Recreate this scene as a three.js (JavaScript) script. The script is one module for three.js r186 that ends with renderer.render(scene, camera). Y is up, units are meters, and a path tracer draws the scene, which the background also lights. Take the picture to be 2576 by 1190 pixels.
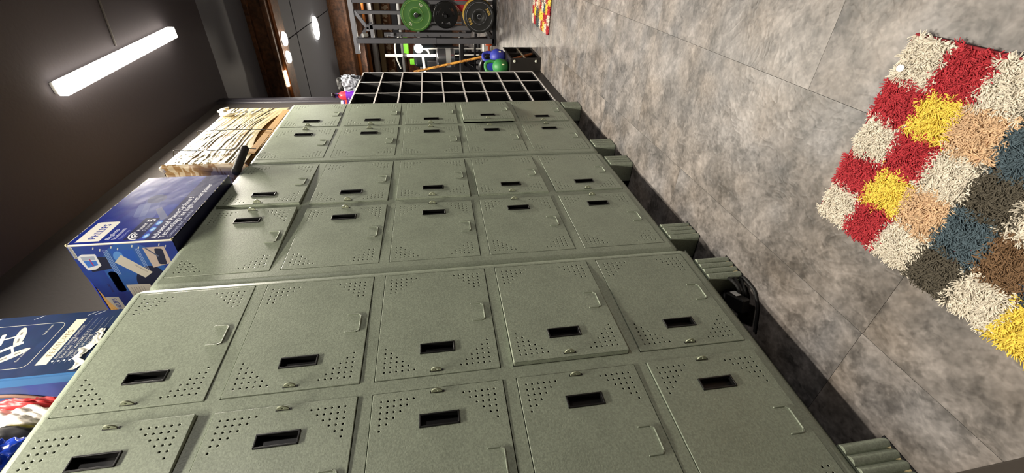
import * as THREE from 'three';
import { RoundedBoxGeometry } from 'three/addons/geometries/RoundedBoxGeometry.js';
import { RectAreaLightUniformsLib } from 'three/addons/lights/RectAreaLightUniformsLib.js';
import { mergeGeometries, mergeVertices } from 'three/addons/utils/BufferGeometryUtils.js';
import { FontLoader } from 'three/addons/loaders/FontLoader.js';
import { TextGeometry } from 'three/addons/geometries/TextGeometry.js';

// ---------------------------------------------------------------- renderer, camera, large lights
const renderer = new THREE.WebGLRenderer({ antialias: true });
renderer.toneMapping = THREE.LinearToneMapping;
renderer.toneMappingExposure = 3.5;
renderer.shadowMap.enabled = true;
RectAreaLightUniformsLib.init();
const scene = new THREE.Scene();
scene.background = new THREE.Color(0x020203);

// the phone is held on its side: the picture's right is the room's down
const camera = new THREE.PerspectiveCamera(57.93, 2576 / 1190, 0.02, 80);
camera.position.set(0.91866, 1.0056, 1.12993);
{
  const right = new THREE.Vector3(0.82205, -0.06471, -0.56572), up = new THREE.Vector3(-0.03408, 0.98615, -0.16233), back = new THREE.Vector3(0.56839, 0.15272, 0.80846);
  const m = new THREE.Matrix4().makeBasis(up.clone().negate(), right, back);
  camera.quaternion.setFromRotationMatrix(m);
}
scene.add(camera);

const CEIL = 3.05, GYM = 3.2;
const WARM = 0xfff6e6, NEUTRAL = 0xfff8f2, COOL = 0xf2f1ff;
const INT = { tube: 172, tube2: 72, panel: 36, spot: 22 };
function areaLight(color, intensity, w, h, [x, y, z], turn = 0) {       // faces straight down
  const l = new THREE.RectAreaLight(color, intensity, w, h);
  l.position.set(x, y, z); l.rotation.set(-Math.PI / 2, 0, turn); l.castShadow = true;
  scene.add(l); return l;
}

// ---------------------------------------------------------------- helpers
let seed = 12345;
const rnd = () => { seed |= 0; seed = seed + 0x6D2B79F5 | 0; let t = Math.imul(seed ^ seed >>> 15, 1 | seed); t = t + Math.imul(t ^ t >>> 7, 61 | t) ^ t; return ((t ^ t >>> 14) >>> 0) / 4294967296; };
const rr = (a, b) => a + (b - a) * rnd();
const used = {};
function numbered(n) { const k = used[n] = (used[n] ?? -1) + 1; return k ? `${n}_${String(k).padStart(3, '0')}` : n; }
function tag(o, label, category, group, kind) {
  if (label) o.userData.label = label;
  if (category) o.userData.category = category;
  if (group) o.userData.group = group;
  if (kind) o.userData.kind = kind;
  return o;
}
function thing(name, label, category, [x, y, z] = [0, 0, 0], turn = 0, group) {
  const g = new THREE.Group(); g.name = numbered(name); g.position.set(x, y, z); g.rotation.y = turn; scene.add(g);
  return tag(g, label, category, group);
}
function part(name, geo, mat, parent, pos, rot) {
  const m = new THREE.Mesh(geo, mat); m.castShadow = m.receiveShadow = true;
  m.name = parent === scene ? numbered(name) : name;
  if (pos) m.position.set(...pos);
  if (rot) m.rotation.set(...rot);
  parent.add(m); return m;
}
const struct = (name, geo, mat, pos, rot) => tag(part(name, geo, mat, scene, pos, rot), null, null, null, 'structure');
const V = (x, y, z) => new THREE.Vector3(x, y, z);
function bx(w, h, d, x = 0, y = 0, z = 0) { return new THREE.BoxGeometry(w, h, d).translate(x, y, z); }
function rbx(w, h, d, r, x = 0, y = 0, z = 0, s = 2) { return new RoundedBoxGeometry(w, h, d, s, r).translate(x, y, z); }
function span(x0, x1, y0, y1, z0, z1, r = 0) { const w = x1 - x0, h = y1 - y0, d = z1 - z0, c = [(x0 + x1) / 2, (y0 + y1) / 2, (z0 + z1) / 2]; return r ? rbx(w, h, d, r, ...c) : bx(w, h, d, ...c); }
function tube(pts, r, seg = 24, rs = 8, closed = false) { return new THREE.TubeGeometry(new THREE.CatmullRomCurve3(pts.map(p => V(...p)), closed, 'catmullrom', 0.3), seg, r, rs, closed); }
function bar(a, b, r, rs = 12, r2 = r) { const A = V(...a), B = V(...b), d = B.clone().sub(A); const g = new THREE.CylinderGeometry(r2, r, d.length(), rs); g.applyQuaternion(new THREE.Quaternion().setFromUnitVectors(V(0, 1, 0), d.clone().normalize())); const c = A.add(B).multiplyScalar(.5); return g.translate(c.x, c.y, c.z); }
function strut(a, b, w, d) { const A = V(...a), B = V(...b), v = B.clone().sub(A); const g = new THREE.BoxGeometry(w, v.length(), d); g.applyQuaternion(new THREE.Quaternion().setFromUnitVectors(V(0, 1, 0), v.clone().normalize())); const c = A.add(B).multiplyScalar(.5); return g.translate(c.x, c.y, c.z); }
function merge(list) { return mergeGeometries(list.map(g => { const h = g.index ? g.toNonIndexed() : g; for (const k of Object.keys(h.attributes)) if (!['position', 'normal', 'uv'].includes(k)) h.deleteAttribute(k); return h; })); }
function lathe(pts, seg = 48) { return new THREE.LatheGeometry(pts.map(p => new THREE.Vector2(...p)), seg); }

// tileable value noise
function makeNoise(s0) {
  const h = (x, y) => { let n = Math.imul(x, 374761393) + Math.imul(y, 668265263) + Math.imul(s0, 974634777) | 0; n = Math.imul(n ^ n >>> 13, 1274126177); return ((n ^ n >>> 16) >>> 0) / 4294967296; };
  return (x, y, per, perY = per) => { const xi = Math.floor(x), yi = Math.floor(y), fx = x - xi, fy = y - yi, u = fx * fx * (3 - 2 * fx), v = fy * fy * (3 - 2 * fy); const m = (a, p) => p ? ((a % p) + p) % p : a;
    const a = h(m(xi, per), m(yi, perY)), b = h(m(xi + 1, per), m(yi, perY)), c = h(m(xi, per), m(yi + 1, perY)), d = h(m(xi + 1, per), m(yi + 1, perY)); return a + (b - a) * u + (c - a) * v + (a - b - c + d) * u * v; };
}
const N1 = makeNoise(1), N2 = makeNoise(2), N3 = makeNoise(3), N4 = makeNoise(4);
function fbm(n, x, y, per, oct, gain = .5) { let a = 1, s = 0, t = 0, f = 1; for (let i = 0; i < oct; i++) { s += a * n(x * f, y * f, per * f); t += a; a *= gain; f *= 2; } return s / t; }
function dataTex(n, fn, srgb, rep = 1) {
  const d = new Uint8Array(n * n * 4);
  for (let j = 0; j < n; j++) for (let i = 0; i < n; i++) { const c = fn(i / n, j / n), k = (j * n + i) * 4; if (typeof c === 'number') d[k] = d[k + 1] = d[k + 2] = Math.max(0, Math.min(255, c * 255)); else for (let q = 0; q < 3; q++) d[k + q] = Math.max(0, Math.min(255, c[q])); d[k + 3] = 255; }
  const t = new THREE.DataTexture(d, n, n, THREE.RGBAFormat); t.wrapS = t.wrapT = THREE.RepeatWrapping; t.magFilter = THREE.LinearFilter; t.minFilter = THREE.LinearMipmapLinearFilter; t.generateMipmaps = true; t.anisotropy = 8;
  if (srgb) t.colorSpace = THREE.SRGBColorSpace; t.repeat.set(rep, rep); t.needsUpdate = true; return t;
}
// uv in metres from position: dominant normal axis picks the plane
function metreUV(g, s = 1, ox = 0, oy = 0) {
  const h = g.index ? g.toNonIndexed() : g; h.computeVertexNormals?.call; const p = h.attributes.position, n = h.attributes.normal, uv = new Float32Array(p.count * 2);
  for (let i = 0; i < p.count; i++) { const ax = Math.abs(n.getX(i)), ay = Math.abs(n.getY(i)), az = Math.abs(n.getZ(i)); let u, v;
    if (ay >= ax && ay >= az) { u = p.getX(i); v = p.getZ(i); } else if (ax >= az) { u = p.getZ(i); v = p.getY(i); } else { u = p.getX(i); v = p.getY(i); }
    uv[i * 2] = u * s + ox; uv[i * 2 + 1] = v * s + oy; }
  h.setAttribute('uv', new THREE.BufferAttribute(uv, 2)); return h;
}
function canvasTex(w, h, draw) { const c = document.createElement('canvas'); c.width = w; c.height = h; draw(c.getContext('2d'), w, h); const t = new THREE.CanvasTexture(c); t.colorSpace = THREE.SRGBColorSpace; t.anisotropy = 8; return t; }
const std = (o) => new THREE.MeshStandardMaterial(o);
const phy = (o) => new THREE.MeshPhysicalMaterial(o);

const font = await new FontLoader().loadAsync('fonts/droid/droid_sans_bold.typeface.json');
function numeral(s, size) { const g = new TextGeometry(s, { font, size, depth: .002, curveSegments: 3 }); g.computeBoundingBox(); const b = g.boundingBox; return g.translate(-(b.max.x + b.min.x) / 2, -(b.max.y + b.min.y) / 2, 0); }

// ---------------------------------------------------------------- materials
const mott = (u, v) => { const w = fbm(N3, u * 5, v * 5, 5, 3) - .5; const a = fbm(N1, u * 4 + w * 1.2, v * 6, 0, 1); return a; };
const floorMap = dataTex(2048, (u, v) => {
  const big = fbm(N1, u * 4, v * 4, 4, 3), w = fbm(N4, u * 22, v * 22, 22, 3) - .5, m2 = fbm(N2, u * 18 + w * 1.2, v * 18 + w, 18, 6, .68), fine = fbm(N3, u * 170, v * 170, 170, 2), st = fbm(N4, u * 30 + w, v * 30, 30, 5, .66);
  let k = 101 + (big - .5) * 30 + (m2 - .5) * 92 + (fine - .5) * 34; if (st > .54) k -= Math.min(.1, st - .54) * 190; if (st < .42) k += Math.min(.08, .42 - st) * 110;
  const t = (fbm(N1, u * 14, v * 14, 14, 2) - .5) * 14; return [k + 4 + t * .5, k * .965 + 2, k * .945 - t * .6];
}, true);
const floorBump = dataTex(1024, (u, v) => {
  const w = fbm(N3, u * 8, v * 8, 8, 3) - .5; const a = fbm(N4, u * 52 + w * 9, v * 52 + w * 7, 52, 2), b = fbm(N1, u * 90 - w * 8, v * 90, 90, 2); const ridge = 1 - Math.abs(a * 2 - 1), r2 = 1 - Math.abs(b * 2 - 1); return .1 + .5 * ridge ** 3 + .25 * r2 ** 3 + .2 * (fbm(N1, u * 220, v * 220, 220, 2) - .5);
});
const floorRough = dataTex(512, (u, v) => .49 + .16 * (fbm(N2, u * 12, v * 12, 12, 4) - .5));
const floorMat = std({ map: floorMap, bumpMap: floorBump, bumpScale: .0011, roughnessMap: floorRough, roughness: 1 });

const paintBump = dataTex(512, (u, v) => { const a = fbm(N2, u * 200, v * 200, 200, 2, .6); return a; });
const paintTone = dataTex(512, (u, v) => { const b = fbm(N1, u * 5, v * 5, 5, 4), f = fbm(N3, u * 150, v * 150, 150, 2); let k = 1 + (b - .5) * .10 + (f - .5) * .22; const sp = N4(u * 60, v * 60, 60); if (sp > .975) k *= 1.10; return [139 * k, 147 * k, 130 * k]; }, true);
const paintMat = std({ map: paintTone, bumpMap: paintBump, bumpScale: .00020, roughness: .40, metalness: .0 });
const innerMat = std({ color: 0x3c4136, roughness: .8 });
const blackPlastic = std({ color: 0x070707, roughness: .42 });
const hubMat = std({ color: 0x8a8f78, roughness: .42, metalness: .15 });
const chipMat = std({ color: 0xd9c99a, roughness: .9 });
const grain = dataTex(512, (u, v) => .5 + .5 * (fbm(N2, u * 80, v * 80, 80, 3) - .5));
const wallMat = std({ color: 0x373230, bumpMap: grain, bumpScale: .0012, roughness: .85 });
const ceilMat = std({ color: 0x3c373c, bumpMap: grain, bumpScale: .0015, roughness: .9 });
const gymPanelMat = std({ color: 0x6a6b72, bumpMap: grain, bumpScale: .001, roughness: .62 });
const rustMap = dataTex(512, (u, v) => { const a = fbm(N1, u * 6, v * 6, 6, 5, .6), b = fbm(N3, u * 40, v * 40, 40, 3); const k = .55 + a * .7 + (b - .5) * .5; return [122 * k, 84 * k, 58 * k]; }, true);
const rustMat = std({ map: rustMap, roughness: .5, metalness: .25 });
const orangeMat = std({ color: 0xb0682c, roughness: .5 });
const rackMat = std({ color: 0x66666b, roughness: .5, metalness: .2, bumpMap: grain, bumpScale: .0006 });
const rackLight = std({ color: 0x94959b, roughness: .45, metalness: .3 });
const whiteMetal = std({ color: 0xd8d8d2, roughness: .4 });
const chrome = std({ color: 0xc9ccd0, roughness: .22, metalness: .9 });
const rubber = std({ color: 0x171717, roughness: .7 });
const darkMetal = std({ color: 0x16161a, roughness: .45, metalness: .3 });
const lime = std({ color: 0x6fc02c, roughness: .45 });
const kraftMap = dataTex(256, (u, v) => { const a = fbm(N1, u * 8, v * 30, 0, 1), b = fbm(N3, u * 60, v * 60, 60, 3); const k = .86 + (b - .5) * .3 + (a - .5) * .12; return [196 * k, 150 * k, 84 * k]; }, true);
const kraft = std({ map: kraftMap, roughness: .85 });
const glow = (c, k) => std({ color: 0x888888, emissive: c, emissiveIntensity: k, roughness: .6 });

// ---------------------------------------------------------------- the setting
{ // floor: separate vinyl planks near, one sheet of the same vinyl beyond
  const fl = struct('floor', span(-7, 4, -.2, -.003, -20, 4), std({ color: 0x14110f, roughness: .9 }));
  const G = .0009;
  const strips = [];
  for (let k = -3; k < 8; k++) strips.push([.611 + .465 * (k - 2), k]);
  const cuts = { 0: [.087, -.38], 1: [.55, -.39], 2: [.55, -.857], 3: [.087, -.857] };
  for (const [x0, k] of strips) {
    const idx = k; // k=2 -> .611
    let zs;
    if (k === 2) { zs = [.087, -.857]; } else if (k === 1) { zs = [.55, -.857]; } else if (k === 0) { zs = [.548, -.392]; } else { const o = rr(0, .94); zs = [o, o - .94]; }
    const zc = [...zs]; let a = Math.max(...zs), b = Math.min(...zs);
    while (a < 3.2) { a += .94; zc.push(a); } while (b > -4.0) { b -= .94; zc.push(b); } zc.push(-4.6);
    zc.sort((p, q) => p - q);
    for (let i = 0; i < zc.length - 1; i++) { const z0 = zc[i], z1 = zc[i + 1]; if (z1 - z0 < .03) continue; const g = span(x0 + G / 2, x0 + .465 - G / 2, -.003, 0, z0 + G / 2, z1 - G / 2); part('floor_plank', metreUV(g, 1 / 1.7, rnd(), rnd()), floorMat, fl); }
  }
  part('floor_sheet', metreUV(span(-7, 4, -.003, 0, -20, -4.6), 1 / 1.7), floorMat, fl);
  part('floor_sheet', metreUV(span(-7, .611 - .465 * 5, -.006, 0, -4.6, 4), 1 / 1.7), floorMat, fl);
}
struct('wall_left', metreUV(span(-.62, -.44, 0, CEIL, -3.28, 3.6), 1), wallMat);
{
  const pm = std({ color: 0x2e2c32, roughness: .38 });
  const t = struct('trim_1', span(-.64, -.425, 0, CEIL, -3.42, -3.28, .006), pm);
  part('edge_bead', span(-.428, -.416, 0, CEIL, -3.36, -3.345), pm, t);
  part('edge_bead', span(-.428, -.413, 0, CEIL, -3.30, -3.29), pm, t);
}
struct('wall_back', span(-.62, 4, 0, CEIL, 3.6, 3.75), wallMat);
struct('wall_right', span(3.85, 4.05, 0, GYM, -20, 3.6), wallMat);
struct('wall_gym_left', span(-7.2, -7, 0, GYM, -20, -3.4), wallMat);
struct('wall_gym_near', span(-7, -.62, 0, GYM, -3.42, -3.25), wallMat);
struct('wall_far', metreUV(span(-7, 4, 0, GYM, -15.4, -15.2), 1), rustMat);
{
  const c = struct('ceiling', metreUV(span(-.62, 4, CEIL, CEIL + .25, -3.54, 3.75), 1), ceilMat);
  part('cable_conduit', bar([.27, CEIL - .006, -2.24], [2.9, CEIL - .006, -2.62], .006, 8), std({ color: 0x4a4644, roughness: .6 }), c);
}
{ // gym ceiling: separate dark panels with black seams between them
  const c = struct('ceiling', span(-7.2, 4.05, GYM + .03, GYM + .2, -20, -3.3), std({ color: 0x050506, roughness: 1 }));
  const zs = [-3.56, -5.2, -6.99, -9.7, -12.3, -15.2], xs = [-7, -4.5, -2.4, -.44, 1.8, 4];
  for (let i = 0; i < zs.length - 1; i++) for (let j = 0; j < xs.length - 1; j++) if (i || !j) part('ceiling_panel', metreUV(span(xs[j] + .008, (i ? xs[j + 1] : 4) - .008, GYM, GYM + .03, zs[i + 1] + .02, zs[i] - .02), 1), gymPanelMat, c);
}
function beam(z0, z1, y0, y1) {
  const t = struct('ceiling_beam', metreUV(span(-7, 3.85, y0 + .05, y1, z0 - .16, z0 - .06), .8), rustMat);
  part('flange', metreUV(span(-7, 3.85, y0, y0 + .055, z1, z0, .004), .8), rustMat, t);
  part('flange', metreUV(span(-7, 3.85, y1 - .05, y1, z1 + .1, z0, .004), .8), rustMat, t);
  return t;
}
{
  const b1 = beam(-5.0, -5.53, 2.945, GYM);
  part('pipe', bar([-7, 2.93, -5.12], [3.8, 2.93, -5.12], .022, 12), std({ color: 0x8a5228, roughness: .35, metalness: .2 }), b1);
  const b2 = beam(-9.74, -10.6, 2.83, GYM); const b3 = beam(-12.6, -13.0, 2.95, GYM);
  part('pipe', bar([-7, 2.8, -10.3], [3.8, 2.8, -10.3], .035, 12), orangeMat, b2);
}
{ // ducts, pipes and boards along the far wall
  const far = (name, label, cat, geo, mat) => tag(part(name, geo, mat, scene), label, cat);
  far('service_pipe', 'orange painted pipe running high along the far wall', 'pipe', bar([-6.8, 3.06, -14], [3.6, 3.06, -14], .06, 14), orangeMat);
  far('air_duct', 'white metal duct below the orange pipe on the far wall', 'duct', span(-6.8, 3.6, 2.82, 2.96, -14.6, -14.2, .01), std({ color: 0xb9b6b0, roughness: .5 }));
  far('timber_beam', 'weathered beige timber beam across the far wall', 'beam', metreUV(span(-6.8, 3.6, 2.64, 2.78, -14.9, -14.6, .01), 1), std({ color: 0x9a8460, roughness: .8 }));
  far('wall_board', 'brown board with peeling pale paint on the far wall', 'board', metreUV(span(-6.8, 3.6, 2.36, 2.6, -15.18, -15.1), 1), std({ map: dataTex(256, (u, v) => { const a = fbm(N2, u * 6, v * 6, 6, 5, .6); return a > .54 ? [205, 180, 150] : [110 * (.6 + a), 70 * (.6 + a), 42 * (.6 + a)]; }, true), roughness: .8 }));
  far('black_duct', 'black duct along the middle of the far wall', 'duct', span(-6.8, 3.6, 2.12, 2.30, -15.1, -14.9, .01), darkMetal);
  far('white_pipe', 'white pipe running below the black duct', 'pipe', bar([-6.8, 2.05, -14.8], [3.6, 2.05, -14.8], .05, 12), whiteMetal);
  far('wood_cladding', 'reddish brown wooden cladding along the far wall', 'cladding', metreUV(span(-6.8, 3.6, 1.55, 1.92, -15.19, -15.1), 1), std({ map: rustMap, color: 0xffd0a8, roughness: .7 }));
  far('white_ledge', 'white ledge under the reddish brown cladding', 'ledge', span(-6.8, 3.6, 1.44, 1.52, -15.19, -15.0, .005), whiteMetal);
  far('wall_mirror', 'dark mirror strip on the lower far wall behind the machines', 'mirror', span(-6.8, 3.6, .35, 1.40, -15.19, -15.12), std({ color: 0x4c4a48, roughness: .15, metalness: .85 }));
}

// ---------------------------------------------------------------- lamps
{
  const t = thing('tube_lamp', 'long glowing tube lamp on the dark ceiling above the lockers', 'lamp', [.2125, CEIL, -2.237], -.049);
  part('housing', span(-.03, .03, -.022, 0, -.655, .655, .004), whiteMetal, t);
  part('diffuser', rbx(.078, .05, 1.325, .008, 0, -.046, 0), glow(0xfff6e4, 3.2), t);
  areaLight(WARM, INT.tube, .074, 1.31, [.2125, CEIL - .074, -2.237], -.049);
  const t2 = t.clone(); t2.name = numbered('tube_lamp'); t2.position.set(.36, CEIL, .80); t2.rotation.y = 0; scene.add(t2);
  tag(t2, 'second tube lamp on the ceiling over the nearest locker, out of the picture', 'lamp');
  areaLight(WARM, INT.tube2, .074, 1.31, [.36, CEIL - .074, .80], 0);
}
function disc(label, x, y, z, r, k, group) {
  const t = thing('ceiling_lamp', label, 'lamp', [x, y, z], 0, group);
  part('rim', lathe([[r - .01, -.001], [r + .004, -.001], [r + .004, -.008], [r - .01, -.008], [r - .01, -.001]], 32), whiteMetal, t);
  part('diffuser', lathe([[0, -.04], [r * .9, -.036], [r, -.028], [r, -.009], [0, -.009]], 32), glow(0xfffaf0, 3), t);
  areaLight(NEUTRAL, k, r * 1.7, r * 1.7, [x, y - .045, z]);
}
disc('round glowing lamp in the middle of the dark ceiling panel', -.563, GYM, -8.27, .2, INT.panel);
disc('bright lamp under the rusty beam, nearer the middle of the room', -.24, 2.945, -5.36, .085, INT.spot);
disc('bright lamp under the rusty beam, nearer the wall end', -.46, 2.945, -5.34, .075, INT.spot);
{
  const t = thing('strip_lamp', 'small glowing strip lamp on the rusty beam above the wall end', 'lamp', [-.664, 2.945, -5.03]);
  part('diffuser', rbx(.20, .03, .035, .006, 0, -.018, -.02), glow(0xffe8c8, 3), t);
  part('bracket', span(-.09, .09, -.004, 0, -.03, -.01), whiteMetal, t);
  areaLight(NEUTRAL, 20, .19, .03, [-.664, 2.945 - .038, -5.05]);
}
for (const [x, z, l] of [[3.2, -.3, 'round lamp on the ceiling at the right, out of the picture'], [1.7, -6.6, 'round lamp over the right of the weight rack'], [1.2, -10.9, 'round lamp over the middle of the machines'], [-2.6, -7.9, 'round lamp on the dark panel far left of the rack'], [-2.2, -11.6, 'round lamp over the machines far left'], [-.5, -13.6, 'round lamp nearest the far wall']])
  disc(l, x, z > -3.5 ? CEIL : GYM, z, .2, z > -3.5 ? 48 : INT.panel * .7);

// ---------------------------------------------------------------- lockers
const YT = 1.93, DW = .405, DH = .327, PITCH = .36, GAP = .035;
const zy = (g, depth) => g.rotateY(Math.PI / 2).translate(-depth, 0, 0);   // shape (s=-z, y) extruded towards +x, front at x=0
function rectPath(P, s0, s1, y0, y1, r = 0) {
  const p = new P(); if (!r) { p.moveTo(s0, y0); p.lineTo(s1, y0); p.lineTo(s1, y1); p.lineTo(s0, y1); p.closePath(); return p; }
  p.moveTo(s0 + r, y0); p.lineTo(s1 - r, y0); p.absarc(s1 - r, y0 + r, r, -Math.PI / 2, 0); p.lineTo(s1, y1 - r); p.absarc(s1 - r, y1 - r, r, 0, Math.PI / 2); p.lineTo(s0 + r, y1); p.absarc(s0 + r, y1 - r, r, Math.PI / 2, Math.PI); p.lineTo(s0, y0 + r); p.absarc(s0 + r, y0 + r, r, Math.PI, Math.PI * 1.5); return p;
}
// a door leaf for the far column: hinge at local z=0, free edge at z=DW, top at y=0
function doorGeometry(mir) {
  const Z = z => mir ? -z : z;       // near column: hinge at z=0, free edge at z=-DW
  const s = z => -Z(z);
  const E = .0021; const lo = Math.min(s(E), s(DW - E)), hi = Math.max(s(E), s(DW - E));
  const sh = rectPath(THREE.Shape, lo, hi, -DH + E, -E, .003);
  const hole = (z, y) => { const p = new THREE.Path(); p.absarc(s(z), y, .0025, 0, Math.PI * 2, true); sh.holes.push(p); };
  const P = .0155;
  for (const [cz, dz, n0] of [[.0245, 1, 6], [DW - .0245, -1, 6]]) for (const [cy, dy] of [[-.0235, -1], [-DH + .0265, 1]])
    for (let i = 0; i < n0; i++) for (let j = 0; j < n0 - i; j++) { if (dz > 0 && i === 5) continue; hole(cz + dz * i * P * .97, cy + dy * j * P); }
  sh.holes.push(rectPath(THREE.Path, Math.min(s(.302), s(.332)), Math.max(s(.302), s(.332)), -.2075, -.1165));
  const depth = .0012;
  const g = zy(new THREE.ExtrudeGeometry(sh, { depth, bevelEnabled: true, bevelThickness: .0009, bevelSize: .0011, bevelOffset: -.0011, bevelSegments: 2, curveSegments: 5 }), depth + .0009);
  const T = .016, z0 = Math.min(Z(E), Z(DW - E)), z1 = Math.max(Z(E), Z(DW - E));
  const rims = [span(-T, -.0012, -DH + E, -E, z0, z0 + .0012), span(-T, -.0012, -DH + E, -E, z1 - .0012, z1), span(-T, -.0012, -E - .0012, -E, z0, z1), span(-T, -.0012, -DH + E, -DH + E + .0012, z0, z1)];
  return metreUV(merge([g, ...rims]), 2.2);
}
function recessGeometry(mir) {
  const Z = z => mir ? -z : z; const z0 = Math.min(Z(.3), Z(.334)), z1 = Math.max(Z(.3), Z(.334)), y0 = -.2095, y1 = -.1145, w = .004, f = .0035;
  const ring = [span(-.002, f, y0, y1, z0, z0 + w, .0012), span(-.002, f, y0, y1, z1 - w, z1, .0012), span(-.002, f, y0, y0 + w, z0, z1, .0012), span(-.002, f, y1 - w, y1, z0, z1, .0012)];
  const d = -.016; const cup = [span(d, 0, y0 + w, y1 - w, z0 + w - .001, z0 + w), span(d, 0, y0 + w, y1 - w, z1 - w, z1 - w + .001), span(d, 0, y0 + w - .001, y0 + w, z0 + w, z1 - w), span(d, 0, y1 - w, y1 - w + .001, z0 + w, z1 - w), span(d - .001, d, y0, y1, z0, z1)];
  return merge([...ring, ...cup]);
}
function hasp(mir) {
  const Z = mir ? -.391 : .391; const sh = new THREE.Shape(); sh.moveTo(-.0135, 0); sh.lineTo(.0135, 0); sh.absarc(0, .001, .0135, 0, Math.PI); sh.closePath();
  const h = new THREE.Path(); h.absarc(0, .0068, .0032, 0, Math.PI * 2, true); sh.holes.push(h);
  const g = new THREE.ExtrudeGeometry(sh, { depth: .0026, bevelEnabled: true, bevelThickness: .0004, bevelSize: .0004, bevelSegments: 1, curveSegments: 14 });
  // shape x -> world y, shape y -> world x
  g.applyMatrix4(new THREE.Matrix4().makeBasis(V(0, 1, 0), V(1, 0, 0), V(0, 0, -1))); g.translate(0, -.157, Z + .0013); return g;
}
function haspSlot(mir) { const Z = mir ? -.391 : .391; return rbx(.0016, .036, .0062, .0007, .0004, -.158, Z, 1); }
function holderGeometry(mir) {
  const Z = z => mir ? -z : z; const w = .0032, f = .0038; const s1 = (a, b, y0, y1) => span(-.001, f, y0, y1, Math.min(Z(a), Z(b)), Math.max(Z(a), Z(b)), .0012);
  return merge([s1(.163 - w / 2, .163 + w / 2, -.298, -.265), s1(.231 - w / 2, .231 + w / 2, -.296, -.265), s1(.170, .226, -.3055, -.302), strut([f * .5, -.297, Z(.1635)], [f * .5, -.303, Z(.170)], w, f), strut([f * .5, -.296, Z(.2305)], [f * .5, -.303, Z(.226)], w, f)]);
}
const LG = [false, true].map(m => ({ door: doorGeometry(m), recess: recessGeometry(m), hasp: hasp(m), slot: haspSlot(m), holder: holderGeometry(m) }));
const RIM = .0235; const FZ0 = -.028, FZ1 = .899, FY0 = .125, FY1 = YT + .028, UD = .40;
function frameGeometry() {
  const b = .007, sh = rectPath(THREE.Shape, -(FZ1 - RIM), -(FZ0 + RIM), FY0 + RIM, FY1 - RIM, .008);
  for (let r = 0; r < 5; r++) for (const z0 of [0, DW + GAP]) sh.holes.push(rectPath(THREE.Path, -(z0 + DW), -z0, YT - r * PITCH - DH, YT - r * PITCH));
  // flat face with openings
  const face = zy(new THREE.ExtrudeGeometry(sh, { depth: .018, bevelEnabled: false, curveSegments: 6 }), .018);
  // rounded returns all round the outside
  return metreUV(face, 2.2);
}
function rimGeometry() { // chamfered outer edge of the front frame, swept round a rounded rectangle
  const rc = .03, C = [[FZ1 - rc, FY1 - rc, 0], [FZ0 + rc, FY1 - rc, 1], [FZ0 + rc, FY0 + rc, 2], [FZ1 - rc, FY0 + rc, 3]], ring = [];
  for (const [cz, cy, q] of C) for (let i = 0; i <= 8; i++) { const t = (q + i / 8) * Math.PI / 2; ring.push([cz, cy, Math.cos(t), Math.sin(t)]); }
  const prof = [[0, RIM], [-.0012, RIM - .006], [-.0045, RIM - .013], [-.0085, RIM - .0195], [-.0115, .001], [-.015, 0], [-.022, 0]];   // x, inset from the outside
  const P = [], I = [], n = ring.length, m = prof.length;
  for (const [cz, cy, nz, ny] of ring) for (const [x, d] of prof) P.push(x, cy + ny * (rc - d), cz + nz * (rc - d));
  for (let i = 0; i < n; i++) for (let j = 0; j < m - 1; j++) { const k = (i + 1) % n, A = i * m + j, B = A + 1, D = k * m + j, E2 = D + 1; I.push(A, B, D, B, E2, D); }
  const g = new THREE.BufferGeometry(); g.setAttribute('position', new THREE.Float32BufferAttribute(P, 3)); g.setIndex(I); g.computeVertexNormals(); return metreUV(g, 2.2);
}
const frameG = frameGeometry(), rimG = rimGeometry();
function footGeometry() { // fluted front, 4 flutes, 105 mm wide
  const W = .105, n = 4, sh = new THREE.Shape(); sh.moveTo(0, -.10);
  sh.lineTo(0, -.006);
  for (let i = 0; i < n; i++) for (let k = 1; k <= 10; k++) { const t = k / 10; sh.lineTo((i + t) * W / n, -.006 + .011 * Math.sin(Math.PI * t) ** .7 * (1)); }
  sh.lineTo(W, -.10); sh.closePath();
  // shape (x = along z, y = along x); extrude = up
  const g = new THREE.ExtrudeGeometry(sh, { depth: FY0 - .002, bevelEnabled: false });
  g.applyMatrix4(new THREE.Matrix4().makeBasis(V(0, 0, 1), V(1, 0, 0), V(0, 1, 0))); g.translate(0, .002, 0); return metreUV(g, 2.2);
}
const footG = footGeometry(), footBase = span(-.1, .004, 0, .003, 0, .105);
const footMat = paintMat.clone(); footMat.side = THREE.DoubleSide;
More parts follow.
